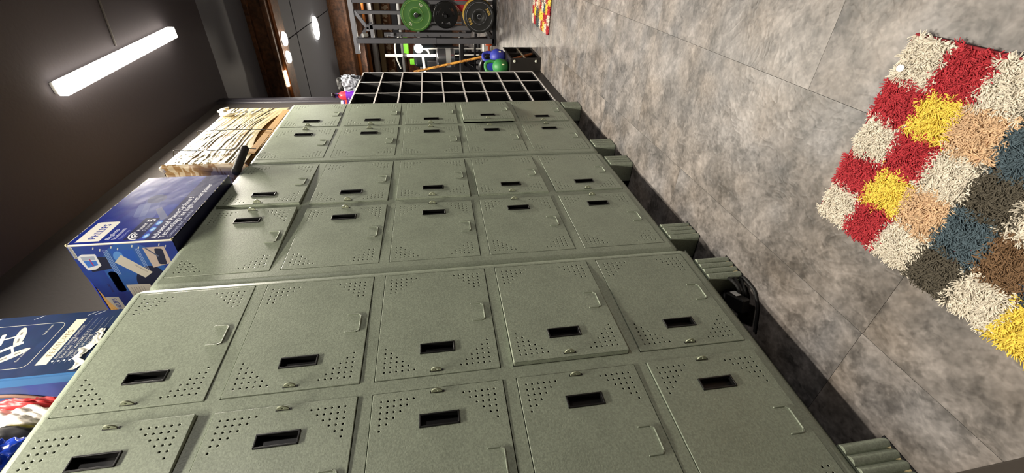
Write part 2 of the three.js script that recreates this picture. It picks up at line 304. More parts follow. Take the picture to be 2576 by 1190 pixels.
function makeLocker(label, x, z, yaw, ajar) {
  const t = thing('locker_cabinet', label, 'locker', [x, 0, z], yaw, 'row of grey green lockers');
  part('front_frame', frameG, paintMat, t); part('rim', rimG, paintMat, t);
  part('side_panel', metreUV(span(-UD, -.016, FY0 + .006, FY1 - .006, FZ0, FZ0 + .003), 2.2), paintMat, t);
  part('side_panel', metreUV(span(-UD, -.016, FY0 + .006, FY1 - .006, FZ1 - .003, FZ1), 2.2), paintMat, t);
  part('top_panel', metreUV(span(-UD, -.016, FY1 - .003, FY1, FZ0 + .002, FZ1 - .002), 2.2), paintMat, t);
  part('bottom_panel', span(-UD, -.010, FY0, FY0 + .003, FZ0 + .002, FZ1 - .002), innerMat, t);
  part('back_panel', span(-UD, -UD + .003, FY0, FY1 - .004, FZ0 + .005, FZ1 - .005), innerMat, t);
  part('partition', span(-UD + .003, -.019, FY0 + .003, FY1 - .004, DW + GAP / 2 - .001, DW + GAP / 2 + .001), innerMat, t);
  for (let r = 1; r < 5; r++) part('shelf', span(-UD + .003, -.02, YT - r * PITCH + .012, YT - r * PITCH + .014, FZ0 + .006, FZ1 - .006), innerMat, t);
  for (const z0 of [.035, .717]) { const f = part('foot', footG, footMat, t, [0, 0, z0]); part('foot_pad', footBase, darkMetal, f);
    for (const [k, s] of [[.9, 1], [1.95, .8], [2.95, 1.1]]) part('paint_chip', new THREE.CylinderGeometry(.001, .0065 * s, .017 * s, 4).scale(.35, 1, .8).translate(-.0035, .0055 + .004 * s, .105 / 4 * k), chipMat, f); }
  for (let c = 0; c < 2; c++) for (let r = 0; r < 5; r++) {
    const m = c === 1, G = LG[c], a = ajar[c][r] || 0;
    const d = part('door', G.door, paintMat, t, [.0006, YT - r * PITCH, m ? 2 * DW + GAP : 0], [0, (m ? -1 : 1) * a * Math.PI / 180, 0]);
    part('handle_recess', G.recess, blackPlastic, d); part('lock_hasp', G.hasp, hubMat, d); part('lock_slot', G.slot, blackPlastic, d); part('label_holder', G.holder, paintMat, d);
  }
  return t;
}
makeLocker('nearest grey green locker cabinet, its top left door cut by the picture edge', 0, 0, -.039, [[.2, .3, .2, 2.1, .3], [1.2, .4, .2, .3, .8]]);
makeLocker('middle grey green locker cabinet under the blue vacuum cleaner box', -.0295, -.9554, .0003, [[1.9, .6, 1.3, 1.2, .7], [2.0, .5, .3, .4, .5]]);
makeLocker('farthest grey green locker cabinet, next to the black pigeonhole shelf', -.0247, -1.8884, -.0129, [[.3, .3, .3, 3.4, .4], [.3, .2, .3, .3, .3]]);

// ---------------------------------------------------------------- black pigeonhole shelf
{
  const t = thing('pigeonhole_shelf', 'black pigeonhole shelf with grey edged cells beyond the lockers', 'shelf', [-.105, 0, -2.095]);
  const H = 1.643, Y0 = .083, W = .96, D = .32, n = 9, m = 3, rp = (H - Y0) / n, cp = W / m, black = std({ color: 0x070608, roughness: .6 }), edge = std({ color: 0xd2cecb, roughness: .45 });
  for (let i = 0; i <= n; i++) { const y = Y0 + rp * i; const s = part('shelf_board', span(-D, -.003, y - .006, y + .006, -W, 0), black, t); part('edge_strip', span(-.003, 0, y - .0055, y + .0055, -W, 0), edge, s); }
  for (let j = 0; j <= m; j++) { const z = -W + cp * j; const s = part('divider', span(-D, -.003, Y0 - (j % m ? 0 : Y0), H, z - .005, z + .005), black, t); part('edge_strip', span(-.003, .0006, Y0, H, z - .0045, z + .0045), edge, s); }
  part('back_panel', span(-D, -D + .006, 0, H, -W, 0), black, t);
  part('plinth', span(-D, .001, 0, Y0 - .006, -W - .005, .005), std({ color: 0x15110f, roughness: .5 }), t);
}

// ---------------------------------------------------------------- things on top of the lockers
const TOP = FY1 + .0002;
// a flat cardboard panel in a plane: local x to the right, y up, z out; uv 0..1 over w x h
function facePanel(w, h, t, cut, topLeft) {
  let sh = rectPath(THREE.Shape, 0, w, 0, h); if (topLeft) { sh = new THREE.Shape(); sh.moveTo(0, 0); sh.lineTo(w, 0); sh.lineTo(w, h); for (const q of topLeft) sh.lineTo(...q); sh.closePath(); } if (cut) sh.holes.push(cut);
  const g = new THREE.ExtrudeGeometry(sh, { depth: t, bevelEnabled: false, curveSegments: 12 }); const p = g.attributes.position, uv = g.attributes.uv;
  for (let i = 0; i < p.count; i++) uv.setXY(i, p.getX(i) / w, p.getY(i) / h); return g;
}
function txt(c, s, x, y, font, fill, a = 0, w) { c.save(); c.translate(x, y); c.rotate(a); c.font = font; c.fillStyle = fill; if (w) { const q = c.measureText(s).width; if (q > 0) c.scale(w / q, 1); } c.fillText(s, 0, 0); c.restore(); }
function rrect(c, x, y, w, h, r) { c.beginPath(); c.moveTo(x + r, y); c.lineTo(x + w - r, y); c.quadraticCurveTo(x + w, y, x + w, y + r); c.lineTo(x + w, y + h - r); c.quadraticCurveTo(x + w, y + h, x + w - r, y + h); c.lineTo(x + r, y + h); c.quadraticCurveTo(x, y + h, x, y + h - r); c.lineTo(x, y + r); c.quadraticCurveTo(x, y, x + r, y); c.closePath(); }
{ // blue vacuum cleaner box
  const L = .531, H = .327, D = .315;
  const t = thing('vacuum_box', 'blue printed vacuum cleaner carton overhanging the middle locker', 'box', [.015, TOP, -.275], .0245);
  const front = canvasTex(1536, 946, (c, w, h) => {
    c.fillStyle = '#1c2c88'; c.fillRect(0, 0, w, h);
    for (let i = 0; i < 260; i++) { const x = rr(0, w), y = rr(0, h); c.fillStyle = `rgba(${rr(20, 120) | 0},${rr(40, 130) | 0},${rr(130, 210) | 0},${rr(.02, .07)})`; c.beginPath(); c.ellipse(x, y, rr(30, 220), rr(15, 80), rr(-.6, .6), 0, 7); c.fill(); }
    c.fillStyle = '#151c56'; c.fillRect(0, h * .72, w, h * .28); c.fillStyle = 'rgba(28,60,170,.6)'; c.fillRect(0, h * .6, w * .5, h * .13);
    c.fillStyle = 'rgba(96,108,160,.6)'; c.save(); c.translate(w * .5, h * .42); c.rotate(-.28); rrect(c, -330, -70, 620, 150, 60); c.fill(); c.fillStyle = 'rgba(120,132,176,.6)'; rrect(c, -250, -130, 330, 120, 50); c.fill(); c.fillStyle = 'rgba(50,58,100,.7)'; c.beginPath(); c.ellipse(160, 30, 110, 95, 0, 0, 7); c.fill(); c.fillStyle = 'rgba(140,140,150,.7)'; c.beginPath(); c.moveTo(-420, 150); c.lineTo(-120, 60); c.lineTo(-80, 110); c.lineTo(-380, 215); c.fill(); c.restore();
    c.fillStyle = '#f0eee6'; c.beginPath(); c.moveTo(45, 55); c.lineTo(400, 55); c.quadraticCurveTo(430, 55, 430, 90); c.lineTo(430, 235); c.quadraticCurveTo(430, 268, 400, 268); c.lineTo(45, 268); c.fill();
    txt(c, 'PHILIPS', 85, 205, 'bold 92px sans-serif', '#26389a', 0, 300);
    txt(c, 'Bagless', 60, 345, 'bold 56px sans-serif', '#cdd3e8'); txt(c, 'Vacuum', 60, 405, 'bold 56px sans-serif', '#cdd3e8'); txt(c, '5000 Series', 60, 455, '34px sans-serif', '#9aa6e0');
    c.fillStyle = '#1d2350'; rrect(c, 40, 480, 430, 150, 20); c.fill(); c.strokeStyle = '#f2f2f6'; c.lineWidth = 15; for (const r of [32, 58, 84]) { c.beginPath(); c.arc(125, 585, r, Math.PI * .95, Math.PI * 1.75); c.stroke(); }
    txt(c, 'Power', 200, 560, 'bold 54px sans-serif', '#f2f2f6'); txt(c, 'Cyclone', 200, 608, '46px sans-serif', '#e0e2f0'); txt(c, '5', 388, 605, 'bold 110px sans-serif', '#f2f2f6');
    for (let i = 0; i < 3; i++) { c.fillStyle = '#6fa8ea'; c.beginPath(); c.ellipse(95 + i * 130, 668, 46, 26, 0, 0, 7); c.fill(); c.fillStyle = '#c8e0fa'; c.beginPath(); c.ellipse(95 + i * 130, 668, 24, 12, .3, 0, 7); c.fill(); }
    txt(c, 'Advanced PowerCyclone 5', 45, 778, 'bold 70px sans-serif', '#eef0f8', 0, 900); txt(c, 'Technology for high suction power', 45, 848, 'bold 70px sans-serif', '#eef0f8', 0, 1230); txt(c, 'Compact and powerful', 45, 908, '48px sans-serif', '#c5cbe4', 0, 560);
    c.strokeStyle = '#d8d4c4'; c.lineWidth = 7; for (let i = 0; i < 60; i++) { const a = rr(0, w); c.beginPath(); c.moveTo(a, 3); c.lineTo(a + rr(8, 70), 3); c.stroke(); if (i % 2) { c.beginPath(); c.moveTo(a, h - 3); c.lineTo(a + rr(8, 50), h - 3); c.stroke(); } }
    c.fillStyle = '#d9d4c6'; c.fillRect(0, 0, 7, h); c.lineWidth = 3; c.strokeStyle = 'rgba(225,225,230,.7)'; c.beginPath(); c.moveTo(960, 600); c.lineTo(985, 840); c.stroke();
  });
  const end = canvasTex(630, 654, (c, w, h) => {
    const quad = (f, ...q) => { c.fillStyle = f; c.beginPath(); q.forEach((k, i) => i ? c.lineTo(...k) : c.moveTo(...k)); c.closePath(); c.fill(); };
    c.fillStyle = '#22388f'; c.fillRect(0, 0, w, h); c.fillStyle = '#2c5ca8'; c.beginPath(); c.ellipse(400, 330, 240, 190, .3, 0, 7); c.fill(); c.fillStyle = '#1f2d84'; c.fillRect(0, 130, 200, 524);
    for (let i = 0; i < 160; i++) { c.fillStyle = `rgba(${rr(20, 60) | 0},${rr(50, 120) | 0},${rr(130, 200) | 0},.05)`; c.beginPath(); c.ellipse(rr(0, w), rr(0, h), rr(20, 120), rr(20, 80), 0, 0, 7); c.fill(); }
    c.fillStyle = '#141a38'; c.beginPath(); c.ellipse(300, 400, 130, 92, .5, 0, 7); c.fill();
    // product picture: white outline round a blue window
    quad('#171c38', [400, 60], [540, 60], [520, 196], [420, 190]); quad('#e6e8ea', [418, 40], [530, 18], [556, 60], [552, 142], [452, 138], [420, 90]); quad('#3f78d2', [440, 52], [500, 46], [498, 124], [458, 122]); quad('#a9b3c4', [502, 44], [536, 44], [536, 128], [504, 124]); c.fillStyle = '#b03062'; c.fillRect(452, 86, 60, 7);
    c.fillStyle = 'rgba(205,214,236,.6)'; for (let i = 0; i < 4; i++) c.fillRect(360, 196 + i * 9, 220, 4); for (let i = 0; i < 3; i++) c.fillRect(360, 398 + i * 9, 220, 4);
    quad('#2257b4', [578, 240], [572, 384], [420, 376], [436, 244]); c.fillStyle = '#5a92d8'; c.beginPath(); c.ellipse(520, 272, 46, 30, .3, 0, 7); c.fill();
    quad('#c8b6aa', [583, 446], [583, 584], [436, 582], [404, 452]); c.fillStyle = '#20263f'; c.save(); c.translate(490, 530); c.rotate(.12); rrect(c, -62, -24, 140, 52, 16); c.fill(); c.restore(); c.strokeStyle = '#59607a'; c.lineWidth = 11; c.beginPath(); c.moveTo(580, 462); c.lineTo(500, 520); c.stroke();
    quad('#cfc8ba', [533, 292], [365, 432], [318, 366], [472, 230]); c.save(); c.translate(420, 340); c.rotate(-.68); c.fillStyle = '#85807a'; for (let i = 0; i < 13; i++) c.fillRect(-74 + i * 7, 12, rr(3, 5), 8); c.restore();
    quad('#d0c8bc', [266, 216], [258, 372], [110, 378], [122, 222]); c.fillStyle = '#918b84'; for (let i = 0; i < 6; i++) c.fillRect(140, 240 + i * 16, 100, 3);
    c.fillStyle = '#d6d0c6'; c.beginPath(); c.moveTo(8, 44); c.lineTo(148, 34); c.quadraticCurveTo(164, 34, 164, 48); c.lineTo(158, 122); c.lineTo(8, 130); c.fill(); txt(c, 'PHILIPS', 24, 106, 'bold 42px sans-serif', '#26389a', -.05, 124);
    txt(c, 'PHILIPS', 205, 120, 'bold 22px sans-serif', '#2c1c50', -.04);
    c.fillStyle = '#d0cfc8'; c.fillRect(522, 6, 100, 22); c.fillStyle = '#333'; for (let i = 0; i < 22; i++) c.fillRect(526 + i * 4.3, 8, rr(1, 2.5), 16);
    c.fillStyle = '#d9d6c8'; for (const y of [150, 260, 390, 560]) for (const d of [0, 34]) { c.save(); c.translate(600 - d * .5, y + d); c.rotate(.5); c.fillRect(-11, -4, 22, 7); c.restore(); }
    c.fillStyle = '#dcd6c6'; c.fillRect(w - 6, 0, 6, h);
  });
  const T = .004;
  const fm = phy({ map: front, specularIntensity: .8, roughness: .15, bumpMap: dataTex(256, (u, v) => fbm(N2, u * 5, v * 5, 5, 3, .45)), bumpScale: .0016 }), em = std({ map: end, color: 0xb4b4b4, roughness: .4 }), bm = std({ color: 0x10143a, roughness: .5 }), blue = std({ color: 0x2437a0, roughness: .45 });
  part('front_panel', facePanel(L, H, T).rotateY(Math.PI / 2).translate(-T, 0, 0), fm, t);            // right = far
  const slot = rectPath(THREE.Path, .099, .195, .2255, .2535, .0138);
  part('end_panel', facePanel(D - T, H, T, slot, [[.19, H], [.06, H - .022], [0, H - .042]]).translate(-D, 0, -T), em, t);
  part('inner_flap', span(-D, -.09, H - .05, H - .001, -T - .006, -T - .002), kraft, t);
  part('back_panel', span(-D, -D + T, 0, H, -L, -T), blue, t); part('end_panel', span(-D + T, -T, 0, H, -L, -L + T), blue, t);
  part('base_panel', span(-D, -.0005, 0, T, -L + .001, -.001), bm, t); part('top_panel', span(-D + T, -T, H - T, H, -L + T, -T), blue, t);
  part('top_flap', bx(.11, .003, L * .9, .055, 0, 0), kraft, t, [-D + .005, H + .001, -L / 2], [0, 0, Math.PI - .35]);
  part('top_flap', bx(.002, .05, .16, 0, .02, 0).rotateZ(.35), kraft, t, [-D - .004, H - .06, -.09]);
  for (const [x, y, z] of [[-.001, H - .002, -.002], [-.002, .003, -.003], [-D, H, -.002]]) part('worn_corner', new THREE.IcosahedronGeometry(.005, 1).scale(1, .8, 1), std({ color: 0xd9cda6, roughness: .95 }), t, [x, y, z]);
}
{ // flat parcel in torn plastic
  const L = .86, H = .385, D = .26, Z0 = -1.012;
  const t = thing('wrapped_parcel', 'cardboard parcel in wrinkled cream plastic on the farthest locker', 'parcel', [-.032, TOP, Z0], .004);
  part('carton', span(-D, -.012, 0, H - .012, -L, -.012, .004), kraft, t);
  const nx = 300, ny = 170; // wrap over the front and a strip of the top
  const wrapMat = std({ vertexColors: true, roughness: .45, side: THREE.DoubleSide });
  const P = [], C = [], I = [], UVs = []; const front = H / (H + .14);
  const edgeY = z => { const u = -z / L; return .010 + .14 * Math.pow(Math.max(0, Math.sin(Math.min(1, Math.max(0, (u - .10) / .9)) * Math.PI)), 1.1) * .42 + (u > .93 ? .0 : 0); };
  for (let j = 0; j <= ny; j++) for (let i = 0; i <= nx; i++) {
    const u = i / nx, s = j / ny, z = -L * u; let y, x; const lo = edgeY(z);
    if (s < front) { y = lo + (H - lo) * s / front; x = 0; } else { y = H; x = -(s - front) / (1 - front) * .14; }
    const warp = fbm(N3, u * 6, s * 5, 0, 3) * .5;
    const r1 = fbm(N1, u * 2.6 + warp, s * 26 + u * 5 + warp * 2, 0, 2), r2 = fbm(N2, u * 5 + warp, s * 76 + u * 7 + warp * 4, 0, 2), r3 = fbm(N3, u * 50 + s * 12, s * 18 - u * 8, 0, 2); const rid = Math.pow(1 - Math.abs(r1 * 2 - 1), 3) * .0034 + Math.pow(1 - Math.abs(r2 * 2 - 1), 3) * .0011 + (u < .42 ? Math.pow(1 - Math.abs(r3 * 2 - 1), 4) * .0010 * Math.min(1, (.42 - u) * 5) : 0);
    const fade = Math.min(1, s * 8); if (s < front) x += (rid - .003) * fade; else y += rid;
    const corner = Math.abs(s - front) < .06 ? -.006 * (1 - Math.abs(s - front) / .06) : 0; x += corner; y += corner;
    P.push(x, y, z); UVs.push(u, s); const st = fbm(N4, u * 4 + warp, s * 16 + u * 3, 0, 3); const k = Math.min(1, Math.max(0, (st - .53) * 5)); const base = new THREE.Color(0xa39670).lerp(new THREE.Color(0x8f6a3c), k * .7); C.push(base.r, base.g, base.b);
  }
  for (let j = 0; j < ny; j++) for (let i = 0; i < nx; i++) { const a = j * (nx + 1) + i, b = a + 1, c = a + nx + 1, d = c + 1; I.push(a, b, d, a, d, c); }
  const g = new THREE.BufferGeometry(); g.setAttribute('position', new THREE.Float32BufferAttribute(P, 3)); g.setAttribute('color', new THREE.Float32BufferAttribute(C, 3)); g.setAttribute('uv', new THREE.Float32BufferAttribute(UVs, 2)); g.setIndex(I); g.computeVertexNormals();
  part('plastic_wrap', g, wrapMat, t);
  // near end, brown foil look
  const eg = new THREE.PlaneGeometry(D, H, 60, 60); { const p = eg.attributes.position; for (let i = 0; i < p.count; i++) { const x = p.getX(i), y = p.getY(i); p.setZ(i, .010 * fbm(N2, x * 90, y * 14, 0, 3) - (Math.abs(x) > D / 2 - .004 ? .006 : 0)); } eg.computeVertexNormals(); }
  part('wrap_end', eg.translate(-D / 2, H / 2, -.006), std({ map: dataTex(256, (u, v) => { const a = fbm(N1, u * 4, v * 22, 0, 1) * .5 + fbm(N3, u * 9, v * 50, 0, 1) * .5; return a > .5 ? [218, 196, 150] : [150 + a * 60, 112 + a * 60, 62 + a * 50]; }, true), roughness: .4 }), t);
  for (const [z, y0] of [[-.152, .14], [-.438, 0]]) { const pts = []; for (let i = 0; i <= 14; i++) { const y = H + .006 - (H + .006) * i / 14; pts.push([.009 + rr(-.002, .003), y, z + rr(-.004, .004)]); } part('twine', tube([[-.12, H + .018, z], [-.02, H + .016, z], ...pts], .0021, 60, 6), std({ color: 0x34322e, roughness: .6 }), t); }
  const lump = (name, sx, sy, sz, pos, rot, mat) => { const ig = mergeVertices(new THREE.IcosahedronGeometry(1, 4)); const p = ig.attributes.position; for (let i = 0; i < p.count; i++) { const k = 1 + .5 * (fbm(N2, p.getX(i) * 2.2 + 5, p.getY(i) * 2.2 + p.getZ(i) * 1.7 + 9, 0, 3) - .5); p.setXYZ(i, p.getX(i) * k * sx, p.getY(i) * k * sy, p.getZ(i) * k * sz); } ig.computeVertexNormals(); return part(name, ig, mat, t, pos, rot); };
  const cream = std({ color: 0xe9e0c6, roughness: .6 });
  lump('foam_block', .012, .044, .022, [.006, H - .045, -.725], [0, 0, .1], cream); lump('torn_plastic', .02, .02, .04, [-.01, H + .006, -.80], [.4, 0, .3], cream); lump('torn_plastic', .012, .035, .012, [-.01, H + .03, -.86], [.5, 0, .2], cream);
  lump('torn_plastic', .02, .016, .03, [-.03, H + .004, -.02], [0, .2, .3], cream); lump('torn_plastic', .03, .03, .014, [-.18, H - .02, .0], [0, .2, .3], cream);
  { const ink = std({ color: 0x1c1a18, roughness: .5 }), q = new THREE.Quaternion().setFromRotationMatrix(new THREE.Matrix4().makeBasis(V(0, -1, 0), V(0, 0, -1), V(1, 0, 0)));   // the print runs down the parcel
    [...'AArro'].forEach((ch, i) => { const m = part('printed_letter', numeral(ch, i < 2 ? .036 : .030), ink, t, [.0105, .285 - [0, .046, .084, .110, .138][i], -.752]); m.quaternion.copy(q); }); }
  part('cardboard_sheet', bx(.004, .036, .70, 0, .018, 0), kraft, t, [-.002, 0, -.46], [0, 0, -.06]);
}
tag(part('foam_roll', (() => { const g = new THREE.CapsuleGeometry(.019, .17, 6, 16, 12); const p = g.attributes.position; for (let i = 0; i < p.count; i++) { const k = 1 + .08 * (N3(p.getY(i) * 40, p.getX(i) * 60) - .5); p.setXYZ(i, p.getX(i) * k, p.getY(i), p.getZ(i) * k); } g.rotateX(-Math.PI / 2); return g; })(), std({ color: 0x23201d, roughness: .85 }), scene, [-.012, TOP + .0195, -1.0], [0, -.27, 0]), 'short black foam roll lying in front of the plastic wrapped parcel', 'roll');
{ // dark blue features box
  const W = .242, H = .50, D = .25;
  const t = thing('equipment_box', 'dark blue carton printed FEATURES on the nearest locker', 'box', [-.055, TOP, .238], 0);
  const face = canvasTex(726, 1500, (c, w, h) => {
    const S = 3000; const Y = y => h - (y) * S; c.fillStyle = '#233252'; c.fillRect(0, 0, w, h);
    for (let i = 0; i < 200; i++) { c.fillStyle = `rgba(${rr(20, 70) | 0},${rr(40, 90) | 0},${rr(80, 140) | 0},.06)`; c.beginPath(); c.ellipse(rr(0, w), rr(0, h), rr(20, 160), rr(10, 90), 0, 0, 7); c.fill(); }
    c.fillStyle = '#3d6ea2'; c.fillRect(0, 0, 16, h); c.strokeStyle = '#c9c6b8'; c.lineWidth = 5; rrect(c, 110, Y(.40), 500, 690, 60); c.stroke();
    c.fillStyle = '#e9e2c4'; c.fillRect(122, Y(.151), 512, 82); txt(c, 'FEATURES', 205, Y(.151) + 62, '58px sans-serif', '#83765a', 0, 300);
    const rows = ['Best board landing experience', 'Brand level 1.7KW', 'Height level 2300 (U.S.)', 'Comfort bar setting', 'Storage ready frame'];
    rows.forEach((s, i) => { const y = Y(.151) + 118 + i * 40; txt(c, s, 178, y, '30px sans-serif', '#d6d3c8', 0, Math.min(400, s.length * 13)); c.fillStyle = '#e8e6dc'; c.beginPath(); c.arc(150, y - 9, 9, 0, 7); c.fill(); c.fillStyle = 'rgba(200,200,190,.5)'; c.fillRect(122, y + 10, 512, 3); });
    const dr = (x, y, a) => { c.save(); c.translate(x, y); c.rotate(a); c.fillStyle = '#d9d2bd'; c.beginPath(); c.ellipse(0, 0, 120, 34, 0, 0, 7); c.fill(); c.fillStyle = '#7d7b78'; c.fillRect(-70, -8, 130, 14); c.fillStyle = '#f0ead2'; c.fillRect(-20, -20, 44, 40); c.fillRect(10, -110, 16, 92); c.fillRect(-50, -136, 140, 30); c.restore(); };
    dr(250, Y(.235), .9); dr(470, Y(.26), -.35); dr(300, Y(.34), .2); c.fillStyle = '#efe8cf'; c.fillRect(300, Y(.375), 220, 40); txt(c, 'Walk mode', 470, Y(.20), '24px sans-serif', '#d0cdbf'); txt(c, 'Run mode', 180, Y(.205), '24px sans-serif', '#d0cdbf');
    c.strokeStyle = '#cfd4d8'; c.lineWidth = 5; for (const y of [.09, .11, .25, .36]) { c.beginPath(); c.moveTo(w - 6, Y(y)); c.lineTo(w - 50, Y(y + .02)); c.stroke(); }
  });
  const sideT = canvasTex(256, 512, (c, w, h) => { c.fillStyle = '#3a4a86'; c.fillRect(0, 0, w, h); for (let i = 0; i < 90; i++) { c.fillStyle = `rgba(${rr(60, 110) | 0},${rr(70, 110) | 0},${rr(120, 170) | 0},.12)`; c.beginPath(); c.ellipse(rr(0, w), rr(0, h), rr(10, 80), rr(20, 120), .3, 0, 7); c.fill(); } c.fillStyle = '#4678ac'; c.fillRect(w - 26, 0, 26, h); });
  const T = .004, dk = std({ color: 0x1d2a48, roughness: .5 });
  part('front_panel', facePanel(W, H, T).rotateY(Math.PI / 2).translate(-T, 0, 0), std({ map: face, roughness: .38 }), t);
  part('end_panel', facePanel(D - T, H, T).translate(-D, 0, -T), std({ map: sideT, roughness: .4 }), t);
  part('end_panel', span(-D, -T, 0, H, -W, -W + T), dk, t); part('back_panel', span(-D, -D + T, 0, H, -W + T, -T), dk, t);
  part('top_panel', span(-D + T, -T, H - T, H, -W + T, -T), dk, t); part('base_panel', span(-D + T, -T, 0, T, -W + T, -T), dk, t);
  part('carry_strap', tube([[-.16, .001, .004], [-.10, .10, .006], [-.06, .20, .006], [-.05, .34, .005]], .006, 30, 8).scale(1, 1, .6), std({ color: 0x8c6a58, roughness: .7 }), t);
  // crumpled torn tape along the bottom edge
  const g = new THREE.PlaneGeometry(.15, .022, 60, 10); { const p = g.attributes.position; for (let i = 0; i < p.count; i++) { p.setZ(i, .005 * fbm(N1, p.getX(i) * 90, p.getY(i) * 120, 0, 3)); p.setY(i, p.getY(i) * (.5 + fbm(N3, p.getX(i) * 60, 7, 0, 2)) + .03 * (fbm(N2, p.getX(i) * 60, 3, 0, 3) - .5)); } g.computeVertexNormals(); }
  part('torn_tape', g.rotateY(Math.PI / 2), std({ color: 0xe6e4da, roughness: .4, side: THREE.DoubleSide }), t, [.001, .05, -.085]);
}
function crumple(w, h, d, n, amp, freq, sd) { // a soft bag: a rounded blob with creases
  const g = mergeVertices(new THREE.BoxGeometry(2, 2, 2, n, n, n).deleteAttribute('normal').deleteAttribute('uv')); const p = g.attributes.position;
  for (let i = 0; i < p.count; i++) { const v = V(p.getX(i), p.getY(i), p.getZ(i)); const q = v.clone().normalize(); v.lerp(q.multiplyScalar(1.25), .55); const k = fbm(N1, v.x * freq + sd, v.y * freq + v.z * freq * .7, 0, 3), k2 = 1 - Math.abs(fbm(N2, v.y * freq * 1.6 + sd, v.z * freq * 1.1 - v.x * freq, 0, 2) * 2 - 1); const s = 1 + amp * (k - .5) + amp * .6 * (k2 - .6); v.multiplyScalar(s); p.setXYZ(i, v.x * w / 2, Math.max(v.y * h / 2, -h * .46), v.z * d / 2); }
  g.computeVertexNormals(); return g;
}
{
  const t = thing('plastic_bag', 'white and red plastic bag beside the dark blue carton', 'bag', [-.155, TOP + .0815, .345]);
  part('bag_body', crumple(.19, .17, .058, 26, .22, 2.2, 3), std({ color: 0xdcd4ca, roughness: .4 }), t);
  part('red_print', crumple(.19, .165, .03, 20, .2, 2.6, 9), std({ color: 0xc4282c, roughness: .4 }), t, [.004, .004, -.026]);
  const t2 = thing('duffel_bag', 'black bag with an olive band behind the blue plastic bag', 'bag', [-.17, TOP + .0705, .394]);
  part('bag_body', crumple(.22, .15, .032, 26, .12, 1.6, 5), std({ color: 0x14120f, roughness: .8 }), t2);
  part('olive_band', new THREE.TorusGeometry(.066, .010, 10, 40).scale(1.55, 1, .9), std({ color: 0x7c7326, roughness: .7 }), t2, [.0, .004, -.010]);
  const t3 = thing('plastic_bag', 'bright blue crumpled plastic bag at the picture edge', 'bag', [-.135, TOP + .081, .486]);
  part('bag_body', crumple(.22, .17, .12, 34, .34, 2.4, 11), std({ color: 0x1f48c8, roughness: .25 }), t3);
}

// ---------------------------------------------------------------- things under the lockers, on the floor
{
  const t = thing('cable_bundle', 'black coiled cable with a power brick under the nearest locker', 'cable', [-.05, 0, .165]);
  for (let k = 0; k < 3; k++) { const pts = []; for (let i = 0; i < 10; i++) { const a = i / 10 * Math.PI * 2; pts.push([.005 + (.032 + .003 * k) * Math.cos(a), .014 + .016 * k + .008 * Math.sin(a * 2 + k), -.005 + (.042 - .003 * k) * Math.sin(a)]); } part('cable_loop', tube(pts, .0055, 60, 8, true), rubber, t); }
  part('power_brick', rbx(.05, .034, .075, .006, -.02, .045, .032), std({ color: 0x131313, roughness: .4 }), t, [0, .012, 0], [.2, .3, 0]);
  part('paper_label', rbx(.0012, .02, .034, .0004, 0, 0, 0), std({ color: 0xc9c9c4, roughness: .5 }), t, [.013, .05, .027], [0, .3, .1]);
  part('cable_tail', tube([[.03, .006, -.04], [.045, .006, -.01], [.04, .006, .05], [.0, .006, .09], [-.08, .006, .12]], .005, 30, 8), rubber, t);
}
tag(part('rubber_mat', metreUV(span(0, 1.4, 0, .012, 0, .9, .003), 1), std({ color: 0x2a231c, roughness: .8, bumpMap: grain, bumpScale: .001 }), scene, [-.02, 0, .822], [0, -.285, 0]), 'dark brown rubber mat on the floor in the lower corner', 'mat');

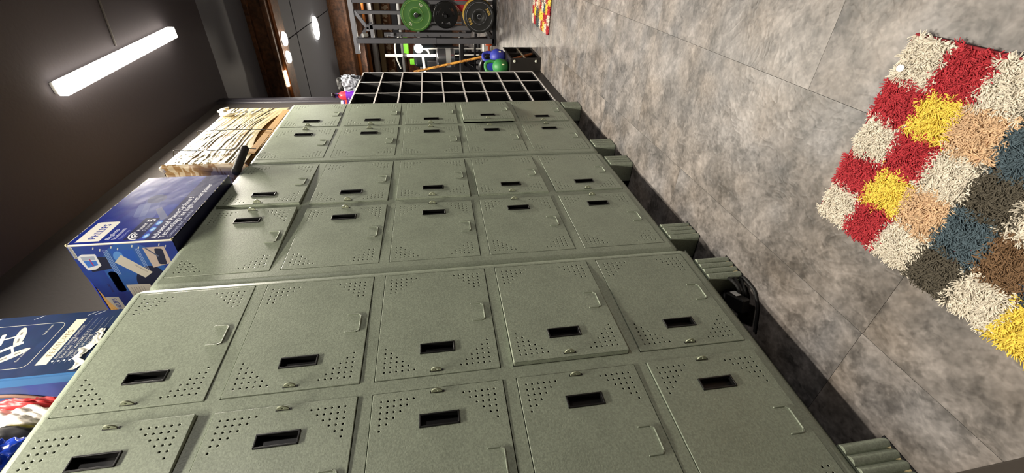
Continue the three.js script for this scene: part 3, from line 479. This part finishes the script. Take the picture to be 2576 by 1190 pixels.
// ---------------------------------------------------------------- shag rugs
const RUGC = { W: 0xd2c9b8, R: 0xa92932, Y: 0xdfc44e, T: 0xcbaa86, B: 0x46565e, D: 0x4c463a, N: 0x2c3a46, M: 0x70553a, O: 0xf08040 };
function rug(label, x, z, yaw, cell, cols, rows, pattern, step, hgt, rad, tr) {
  const t = thing('shag_rug', label, 'rug', [x, 0, z], yaw); const w = cell * cols, d = cell * rows;
  part('backing', span(0, w, .0005, .005, 0, d, .002), std({ color: 0x6a1c22, roughness: .95 }), t);
  part('binding', merge([span(w - .001, w + .004, .0005, .0075, 0, d, .002), span(0, w, .0005, .007, -.003, 0, .0015)]), std({ color: 0x7e1822, roughness: .9 }), t);
  const nx = Math.round(w / step), nz = Math.round(d / step);
  // one tuft: a bent tapering yarn, three sided
  const tg = new THREE.CylinderGeometry(rad * .5, rad, hgt, 5, 3, false).translate(0, hgt / 2, 0); { const p = tg.attributes.position; for (let i = 0; i < p.count; i++) { const y = p.getY(i) / hgt; p.setX(i, p.getX(i) + y * y * hgt * .6); } tg.computeVertexNormals(); }
  const im = new THREE.InstancedMesh(tg, std({ color: 0xffffff, roughness: .9 }), nx * nz); im.name = 'pile'; im.castShadow = im.receiveShadow = true; im.userData.kind = 'stuff';
  const M = new THREE.Matrix4(), q = new THREE.Quaternion(), e = new THREE.Euler(), col = new THREE.Color(); let n = 0;
  for (let j = 0; j < nz; j++) for (let i = 0; i < nx; i++) {
    const px = (i + .5 + rr(-.45, .45)) * w / nx, pz = (j + .5 + rr(-.45, .45)) * d / nz; const jx = px + rr(-.0035, .0035), jz = pz + rr(-.0035, .0035); const cx = Math.min(cols - 1, Math.max(0, Math.floor(jx / cell))), cz = Math.min(rows - 1, Math.max(0, Math.floor(jz / cell)));
    const row = pattern[cz % pattern.length], key = row[cx % row.length]; col.set(RUGC[key]); const k = rr(.78, 1.16); col.multiplyScalar(k);
    const clump = N2(px * 120, pz * 120), lean = .75 + .7 * N3(px * 60, pz * 60); e.set(rr(-.35, .35), (clump * 7 + rr(-.45, .45)), rr(-.25, .25) - lean * .5, 'YXZ'); q.setFromEuler(e);
    const s = rr(.8, 1.15) * (.85 + .3 * N1(px * 70, pz * 70)); M.compose(V(px, .004, pz), q, V(rr(.85, 1.2), s, rr(.85, 1.2))); im.setMatrixAt(n, M); im.setColorAt(n, col); n++;
  }
  t.add(im); return t;
}
rug('colourful checked shag rug in the lower right foreground', .352, .290, -.028, .0868, 5, 7, ['WRWRW', 'RYRYR', 'WTWTW', 'DBDBD', 'WMWMW', 'YNYNY', 'RWRWR'], .0022, .0132, .0016);
rug('second checked shag rug, far away near the weight rack', .268, -3.52, -.02, .075, 5, 9, ['WRWTD', 'RYRWB', 'DBWRY', 'BMTWR', 'WYRBT', 'RYWMW', 'YRBWR', 'WRYRW', 'RWRYW'], .005, .016, .0032);
// small white chip lying on the near rug
tag(part('paper_scrap', new THREE.CircleGeometry(.008, 7).rotateX(-Math.PI / 2), std({ color: 0xf4f2ec, roughness: .5, side: THREE.DoubleSide }), scene, [.722, .0165, .316], [.2, .5, .15]), 'tiny white paper scrap lying on the near shag rug', 'scrap');

// ---------------------------------------------------------------- beyond the lockers: box, kettlebells, sticks
{
  const t = thing('storage_cubby', 'low black box with open side compartments beyond the pigeonhole shelf', 'box', [.013, 0, -3.068]);
  const dk = std({ color: 0x17130f, roughness: .5 }), pale = std({ color: 0x6f6656, roughness: .6 }); const H = .300, D = .30, L = .5;
  part('side_panel', span(-D, 0, 0, H, -.014, 0, .002), dk, t); part('side_panel', span(-D, 0, 0, H, -L, -L + .014, .002), dk, t);
  part('top_panel', span(-D, 0, H - .014, H, -L + .014, -.014, .002), dk, t); part('base_panel', span(-D, 0, 0, .014, -L + .014, -.014), dk, t); part('back_panel', span(-D, -D + .01, .014, H - .014, -L + .014, -.014), dk, t);
  part('shelf', span(-D + .01, -.002, .145, .157, -L + .014, -.014), pale, t); part('divider', span(-D + .01, -.004, .014, H - .014, -L * .5 - .006, -L * .5 + .006), dk, t);
  for (const y of [.258, .05]) part('knob', lathe([[0, .006], [.010, .005], [.013, 0], [.013, -.002], [0, -.002]], 20).rotateX(Math.PI / 2), std({ color: 0xc9cdbd, roughness: .3, metalness: .3 }), t, [-.028, y, .002]);
  const s = tag(part('wooden_stick', bar([.0, .03, -.24], [-.0, .282, .0], .013, 10, .012), std({ map: kraftMap, color: 0xd8a060, roughness: .7 }), scene, [-.004, 0, -3.093]), 'brown wooden stick lying across the open low black box', 'stick');
}
function kettlebell(label, x, z, r, color, turn) {
  const t = thing('kettlebell', label, 'kettlebell', [x, .302, z], turn, 'kettlebells on the low black box'); const m = std({ color, roughness: .5, bumpMap: grain, bumpScale: .001 });
  part('bell', lathe([[0, 0], [r * .55, .001], [r * .8, r * .3], [r, r * .95], [r * .92, r * 1.4], [r * .65, r * 1.78], [r * .3, r * 1.95], [0, r * 2]], 36), m, t);
  const w = r * .62; part('handle', tube([[-w, r * 1.55, 0], [-w * 1.1, r * 2.15, 0], [-w * .8, r * 2.75, 0], [0, r * 2.9, 0], [w * .8, r * 2.75, 0], [w * 1.1, r * 2.15, 0], [w, r * 1.55, 0]], r * .2, 40, 10), m, t);
  part('number_tag', rbx(.004, .022, .012, .001, 0, 0, 0), std({ color: 0xd8d6a8, roughness: .5 }), t, [0, r * .75, r * .97], [0, Math.PI / 2, 0]); return t;
}
kettlebell('green kettlebell standing on the low black box', -.09, -3.18, .076, 0x2f7a3c, .5);
kettlebell('blue kettlebell behind the green kettlebell', -.045, -3.40, .076, 0x2b3494, .9);
{
  const t = thing('weight_disc', 'black rubber disc with a blue centre leaning behind the green kettlebell', 'weight plate', [-.16, .302, -3.51], .0);
  part('tyre', new THREE.TorusGeometry(.10, .028, 16, 48).translate(0, .128, 0), std({ color: 0x0e0e0f, roughness: .35 }), t);
  part('hub', new THREE.CylinderGeometry(.074, .074, .02, 36).rotateX(Math.PI / 2).translate(0, .128, 0), std({ color: 0x2b3f9a, roughness: .4 }), t);
  part('rim_line', new THREE.TorusGeometry(.074, .004, 8, 40).translate(0, .128, .011), chrome, t);
  tag(part('bamboo_pole', bar([-.04, .312, -3.553], [-.225, 1.22, -3.56], .0135, 10, .012), std({ map: dataTex(128, (u, v) => { const a = fbm(N2, u * 8, v * 40, 0, 2); return a > .55 ? [120, 74, 28] : [196, 142, 56]; }, true), roughness: .6 }), scene), 'mottled yellow bamboo pole leaning beside the kettlebells', 'pole');
  tag(part('blue_crate', merge([span(-.10, .10, 0, .40, -.1, .1, .008), span(-.11, .11, .36, .40, -.11, .11, .004)]), std({ color: 0x1d78b4, roughness: .4 }), scene, [-.43, 0, -4.3]), 'bright blue plastic crate on the floor behind the pigeonhole shelf', 'crate');
}

// bottles and bits on the pigeonhole shelf
{
  const Y = 1.650;
  const t = thing('spray_bottle', 'purple and red cleaning bottle with a black trigger on the pigeonhole shelf', 'bottle', [-.20, Y, -2.68], .5);
  part('body', lathe([[0, 0], [.034, 0], [.038, .006], [.038, .10], [.037, .125], [.030, .150], [.016, .168], [.015, .172], [0, .172]], 32), std({ color: 0xc42a3a, roughness: .3 }), t);
  const lab = canvasTex(512, 256, (c, w, h) => { c.fillStyle = '#5a1e96'; c.fillRect(0, 0, w, h); c.fillStyle = '#efe6f4'; c.fillRect(60, 30, 90, 70); c.fillStyle = '#444'; for (let i = 0; i < 16; i++) c.fillRect(66 + i * 5, 36, rr(1, 3), 56); for (let i = 0; i < 9; i++) { c.fillStyle = 'rgba(225,205,240,.8)'; c.fillRect(180 + (i % 3) * 105, 40 + Math.floor(i / 3) * 66, rr(50, 90), 12); c.fillRect(180 + (i % 3) * 105, 60 + Math.floor(i / 3) * 66, rr(30, 80), 8); } });
  part('label', new THREE.CylinderGeometry(.0388, .0388, .094, 36, 1, true).translate(0, .056, 0), std({ map: lab, roughness: .4, side: THREE.DoubleSide }), t);
  part('collar', new THREE.CylinderGeometry(.015, .018, .022, 20).translate(0, .182, 0), std({ color: 0x5a2aa0, roughness: .4 }), t);
  part('trigger', merge([rbx(.03, .022, .07, .006, 0, .204, .012), rbx(.010, .05, .012, .004, 0, .178, .04), rbx(.016, .012, .02, .003, 0, .204, .056)]), blackPlastic, t);
  const t2 = thing('grey_bag', 'crumpled grey plastic bag with a black lid behind the purple bottle', 'bag', [-.145, Y + .068, -2.86]);
  part('bag_body', crumple(.11, .15, .10, 24, .5, 2.6, 21), std({ color: 0x767a82, roughness: .35 }), t2); part('black_lid', crumple(.085, .06, .08, 14, .3, 2, 4), rubber, t2, [0, .095, 0]);
  const t3 = thing('bucket', 'small cream bucket with a wire handle at the far end of the pigeonhole shelf', 'bucket', [-.175, Y, -2.98]);
  part('pail', lathe([[0, .002], [.05, .002], [.062, .075], [.065, .078], [.062, .079], [.048, .006], [0, .006]], 32), std({ color: 0xe0dcc6, roughness: .5 }), t3);
  part('wire_handle', new THREE.TorusGeometry(.062, .003, 8, 40, Math.PI).translate(0, .076, 0), std({ color: 0x8a8262, roughness: .4 }), t3, [0, 0, 0], [0, .9, 0]);
  const t4 = thing('snack_packet', 'small red, white and yellow packet below the purple bottle', 'packet', [-.20, Y, -2.47], .3);
  part('pouch', rbx(.05, .10, .03, .008, 0, .05, 0), std({ color: 0x3b1a66, roughness: .4 }), t4); part('red_stripe', rbx(.052, .022, .032, .006, 0, .072, 0), std({ color: 0xc83a34, roughness: .4 }), t4); part('yellow_stripe', rbx(.052, .016, .032, .006, 0, .032, 0), std({ color: 0xe2b63c, roughness: .4 }), t4); part('white_top', rbx(.046, .02, .026, .006, 0, .104, 0), whiteMetal, t4);
  tag(part('blue_clip', tube([[0, .0, 0], [.0, .035, .01], [.0, .05, -.01], [.0, .03, -.035], [0, .0, -.06]], .006, 24, 8), std({ color: 0x2a56c0, roughness: .4 }), scene, [-.21, TOP + .005, -1.72]), 'small blue clip on the far edge of the farthest locker', 'clip');
}

// ---------------------------------------------------------------- weight rack
{
  const Z = -6.3; const t = thing('weight_rack', 'tall grey steel power rack holding round weight plates', 'rack', [0, 0, Z]);
  const post = (x0, x1, y0, y1, z0 = -.07, z1 = 0, m = rackMat, n = 'post') => part(n, span(x0, x1, y0, y1, z0, z1, .004), m, t);
  post(-.62, 1.15, 2.145, 2.215, -.07, 0, rackLight, 'top_beam');
  post(.09, .14, .06, 2.16, -.07, 0); post(-.062, -.012, .06, 2.16, -.09, -.02);
  post(-.275, -.21, .06, 2.0, -.10, -.03); post(-.465, -.39, .06, 2.17, -.06, .01);
  post(.62, .68, .06, 2.16, -.07, 0); post(-.5, 1.1, 0, .06, -.06, .0, darkMetal, 'base_rail');
  post(-.465, -.39, .03, .09, -1.1, 0, darkMetal, 'base_rail'); post(.62, .68, .03, .09, -1.1, 0, darkMetal, 'base_rail');
  part('brace', strut([-.02, 2.14, -.03], [-.26, 1.98, -.06], .05, .03), rackLight, t); part('brace', strut([-.21, 1.96, -.06], [-.43, 2.14, -.03], .045, .03), rackMat, t);
  part('cross_bar', span(-.30, -.24, 1.96, 2.0, -.5, -.03, .004), rackLight, t); part('cross_bar', span(-.46, -.2, 1.90, 1.95, -.08, -.03, .004), rackLight, t);
  for (let i = 0; i < 9; i++) part('adjust_hole', bx(.016, .02, .004, -.268, 1.86 - i * .085, -.0285), darkMetal, t);
  for (let i = 0; i < 5; i++) part('bolt', new THREE.CylinderGeometry(.012, .012, .012, 12).rotateX(Math.PI / 2).translate(-.36, 1.7 - i * .2, -.02), chrome, t);
  part('j_hook', merge([rbx(.05, .05, .10, .006, -.335, 1.62, .0), rbx(.02, .09, .02, .005, -.335, 1.65, .05)]), rackLight, t);
  part('cross_bar', span(-.38, -.32, .4, 1.75, -.12, -.06, .004), rackMat, t);
  part('cable_guide', bar([-.345, 2.0, -.02], [-.345, 2.06, .04], .03, 12), whiteMetal, t); part('cross_bar', span(-.47, -.38, .95, 1.3, -.02, .016, .004), rackMat, t);
  for (const y of [1.225, .795, .285]) part('plate_peg', bar([-.048, y, -.05], [-.048, y, .20], .024, 16), darkMetal, t);
  part('cross_bar', span(-.28, .12, .75, .83, -.09, -.05, .004), rackMat, t);
}
function plate(name, label, x, y, z, R, mat, ring, word, wordMat, angs) {
  const t = thing(name, label, 'weight plate', [x, y, z]);
  part('disc', lathe([[.026, -.03], [R * .96, -.03], [R, -.022], [R, .022], [R * .96, .03], [R * .86, .03], [R * .84, .024], [R * .46, .024], [R * .44, .030], [.026, .030], [.026, -.03]], 64).rotateX(Math.PI / 2), mat, t);
  part('hub_ring', lathe([[.026, .031], [.034, .031], [.034, .034], [.026, .034], [.026, .031]], 32).rotateX(Math.PI / 2), chrome, t);
  if (ring) { part('edge_line', new THREE.TorusGeometry(R * .85, .003, 6, 72), ring, t, [0, 0, .029]); part('inner_line', new THREE.TorusGeometry(R * .45, .0025, 6, 56), ring, t, [0, 0, .030]); }
  if (word) for (const a of angs) { const g = numeral(word, R * .17); part('numeral', g, wordMat, t, [Math.cos(a) * R * .66, Math.sin(a) * R * .66, .024], [0, 0, a - Math.PI / 2]); }
  return t;
}
const lineG = std({ color: 0xa8d070, roughness: .4 }), pale = std({ color: 0xe6e2c8, roughness: .4 }), gold = std({ color: 0xd8b45a, roughness: .4 });
plate('bumper_plate', 'large green weight plate marked 10 at the top of the rack', -.05, 1.232, -6.24, .232, std({ color: 0x3c7424, roughness: .5, bumpMap: grain, bumpScale: .001 }), lineG, '10', pale, [-.5, 2.5]);
plate('bumper_plate', 'black weight plate with golden numerals at the bottom of the rack', -.05, .284, -6.16, .232, std({ color: 0x1c1c1a, roughness: .5 }), rackLight, '5KG', gold, [2.0, -1.1]);
plate('bumper_plate', 'yellow edged weight plate behind the bottom black one', -.035, .296, -6.23, .236, std({ color: 0xd0a634, roughness: .5 }));
plate('bumper_plate', 'red weight plate behind the bottom black one', .18, .42, -6.36, .225, std({ color: 0xb41e28, roughness: .5 }), null, '25', pale, [0]);
{
  const R = .187, t = thing('grip_plate', 'glossy black weight plate with grip openings in the middle of the rack', 'weight plate', [-.04, .793, -6.2]); const m = std({ color: 0x141414, roughness: .25 });
  const sh = new THREE.Shape(); sh.absarc(0, 0, R * .9, 0, Math.PI * 2); const c = new THREE.Path(); c.absarc(0, 0, .026, 0, Math.PI * 2, true); sh.holes.push(c);
  for (let k = 0; k < 3; k++) { const a = k * Math.PI * 2 / 3 + .5, h = new THREE.Path(); h.absarc(0, 0, R * .76, a, a + 1.1, false); h.absarc(0, 0, R * .56, a + 1.1, a, true); sh.holes.push(h); }
  part('disc', new THREE.ExtrudeGeometry(sh, { depth: .03, bevelEnabled: true, bevelSize: .003, bevelThickness: .003, bevelSegments: 2, curveSegments: 28 }).translate(0, 0, -.012), m, t);
  part('outer_rim', new THREE.TorusGeometry(R * .93, .018, 12, 64), m, t); part('hub_ring', new THREE.TorusGeometry(.04, .008, 10, 36).translate(0, 0, .02), m, t);
}

// ---------------------------------------------------------------- machines far behind
{
  const t = thing('cable_machine', 'white framed gym machine with a tall pole and black weight stack', 'exercise machine', [-1.107, 0, -8.5]);
  part('pole', bar([0, .05, 0], [0, 1.99, 0], .028, 14), whiteMetal, t); part('cross_tube', bar([0, 1.235, 0], [-.55, 1.2, 0], .026, 12), whiteMetal, t); part('arm', tube([[.0, 1.1, .02], [.10, 1.12, .04], [.14, 1.2, .04], [.10, 1.28, .03]], .018, 24, 8), whiteMetal, t);
  part('weight_stack', span(-.42, -.12, .25, 1.15, -.22, -.05, .01), darkMetal, t); part('frame', merge([span(-.5, -.44, 0, 1.5, -.2, -.1, .004), span(-.5, .05, 0, .07, -.25, .2, .01)]), darkMetal, t); part('joint', new THREE.SphereGeometry(.05, 16, 12), rubber, t, [0, 1.60, 0]);
  const t2 = thing('exercise_bike', 'black exercise bike with lime green panels behind the rack', 'exercise bike', [-1.15, 0, -9.2]);
  part('panel', rbx(.34, .11, .10, .03, .10, 1.60, 0), lime, t2); part('panel', rbx(.13, .14, .06, .02, -.22, 1.47, .05), lime, t2); part('body', merge([rbx(.45, .5, .3, .08, -.1, 1.2, 0), rbx(.25, .7, .25, .06, -.05, .6, 0)]), std({ color: 0x1c2226, roughness: .35 }), t2); part('handlebar', tube([[-.35, 1.75, .1], [-.1, 1.82, .16], [.15, 1.82, .16], [.32, 1.72, .05]], .016, 24, 8), whiteMetal, t2); part('base', merge([rbx(.6, .06, .1, .02, 0, .03, .35), rbx(.6, .06, .1, .02, 0, .03, -.35), rbx(.1, .06, .7, .02, 0, .05, 0)]), darkMetal, t2);
  const t3 = thing('steel_drum', 'short silver drum with a white band standing by the machines', 'drum', [-.946, .76, -7.55]);
  part('body', lathe([[0, -.14], [.15, -.14], [.165, -.12], [.165, .17], [.155, .19], [0, .18]], 40), chrome, t3); part('white_band', new THREE.CylinderGeometry(.168, .168, .09, 40, 1, true).translate(0, -.02, 0), whiteMetal, t3); part('top_cover', new THREE.CylinderGeometry(.15, .156, .02, 36).translate(0, .19, 0), rackMat, t3);
  part('stand', merge([bar([-.12, -.76, .1], [-.08, -.13, .05], .018, 10), bar([.12, -.76, .1], [.08, -.13, .05], .018, 10), bar([0, -.76, -.13], [0, -.13, -.08], .018, 10)]), darkMetal, t3);
  const t4 = thing('globe_lamp', 'bright globe lamp shining behind the rack post', 'lamp', [-.90, 0, -8.15]);
  part('globe', new THREE.SphereGeometry(.085, 24, 16), glow(0xfff8ec, 4), t4, [0, 1.30, 0]); part('stem', bar([0, .02, 0], [0, 1.21, 0], .014, 10), whiteMetal, t4); part('foot', lathe([[0, 0], [.14, 0], [.14, .015], [.02, .03], [0, .03]], 24), whiteMetal, t4);
  const pl = new THREE.PointLight(0xfff2dc, 1.4, 0, 2); pl.position.set(-.90, 1.30, -8.15); pl.castShadow = true; pl.shadow.radius = 4; scene.add(pl);
  const t5 = thing('training_bench', 'black bench frame with crossed legs behind the rack', 'bench', [-.92, 0, -7.0]);
  part('seat_pad', rbx(1.0, .07, .28, .02, 0, .52, 0), rubber, t5); part('leg', strut([-.32, .5, 0], [-.12, .02, .0], .06, .05), darkMetal, t5); part('leg', strut([.02, .5, 0], [-.28, .02, 0], .06, .05), darkMetal, t5); part('leg', strut([.38, .5, 0], [.42, .02, 0], .06, .05), darkMetal, t5); part('cross_bar', bar([-.3, .28, 0], [.4, .28, 0], .02, 10), darkMetal, t5); part('cross_bar', bar([.1, .5, .1], [.1, .02, .1], .025, 10), darkMetal, t5);
  const t6 = thing('treadmill', 'dark treadmill with silver rails at the far wall', 'treadmill', [-1.9, 0, -11]);
  part('deck', rbx(.7, .16, 1.6, .03, 0, .1, 0), darkMetal, t6); part('rail', tube([[-.33, .15, -.7], [-.33, 1.0, -.6], [-.33, 1.05, .1]], .025, 20, 8), chrome, t6); part('rail', tube([[.33, .15, -.7], [.33, 1.0, -.6], [.33, 1.05, .1]], .025, 20, 8), chrome, t6); part('console', rbx(.7, .35, .1, .03, 0, 1.25, -.62), darkMetal, t6, [0, 0, 0], [-.1, 0, 0]);
  const c1 = t6.clone(); c1.name = numbered('treadmill'); c1.position.set(-.7, 0, -11.6); scene.add(c1); tag(c1, 'second dark treadmill nearer the middle of the far wall', 'treadmill');
  for (const [x, y, z, c, l] of [[-.62, .07, -6.75, 0xd9561e, 'orange dumbbell on the floor behind the rack'], [-.2, .95, -6.9, 0x3f76c4, 'blue ball on the rack shelf behind the green plate']]) tag(part(c === 0xd9561e ? 'dumbbell' : 'ball', c === 0xd9561e ? merge([new THREE.CylinderGeometry(.06, .06, .08, 16).rotateZ(Math.PI / 2).translate(-.09, 0, 0), new THREE.CylinderGeometry(.06, .06, .08, 16).rotateZ(Math.PI / 2).translate(.09, 0, 0), new THREE.CylinderGeometry(.017, .017, .14, 12).rotateZ(Math.PI / 2)]) : new THREE.SphereGeometry(.11, 24, 16), std({ color: c, roughness: .5 }), scene, c === 0xd9561e ? [x, .062, z] : [-.95, .11, -6.66]), c === 0xd9561e ? l : 'blue exercise ball on the floor behind the rack', c === 0xd9561e ? 'dumbbell' : 'ball');
}

renderer.render(scene, camera);
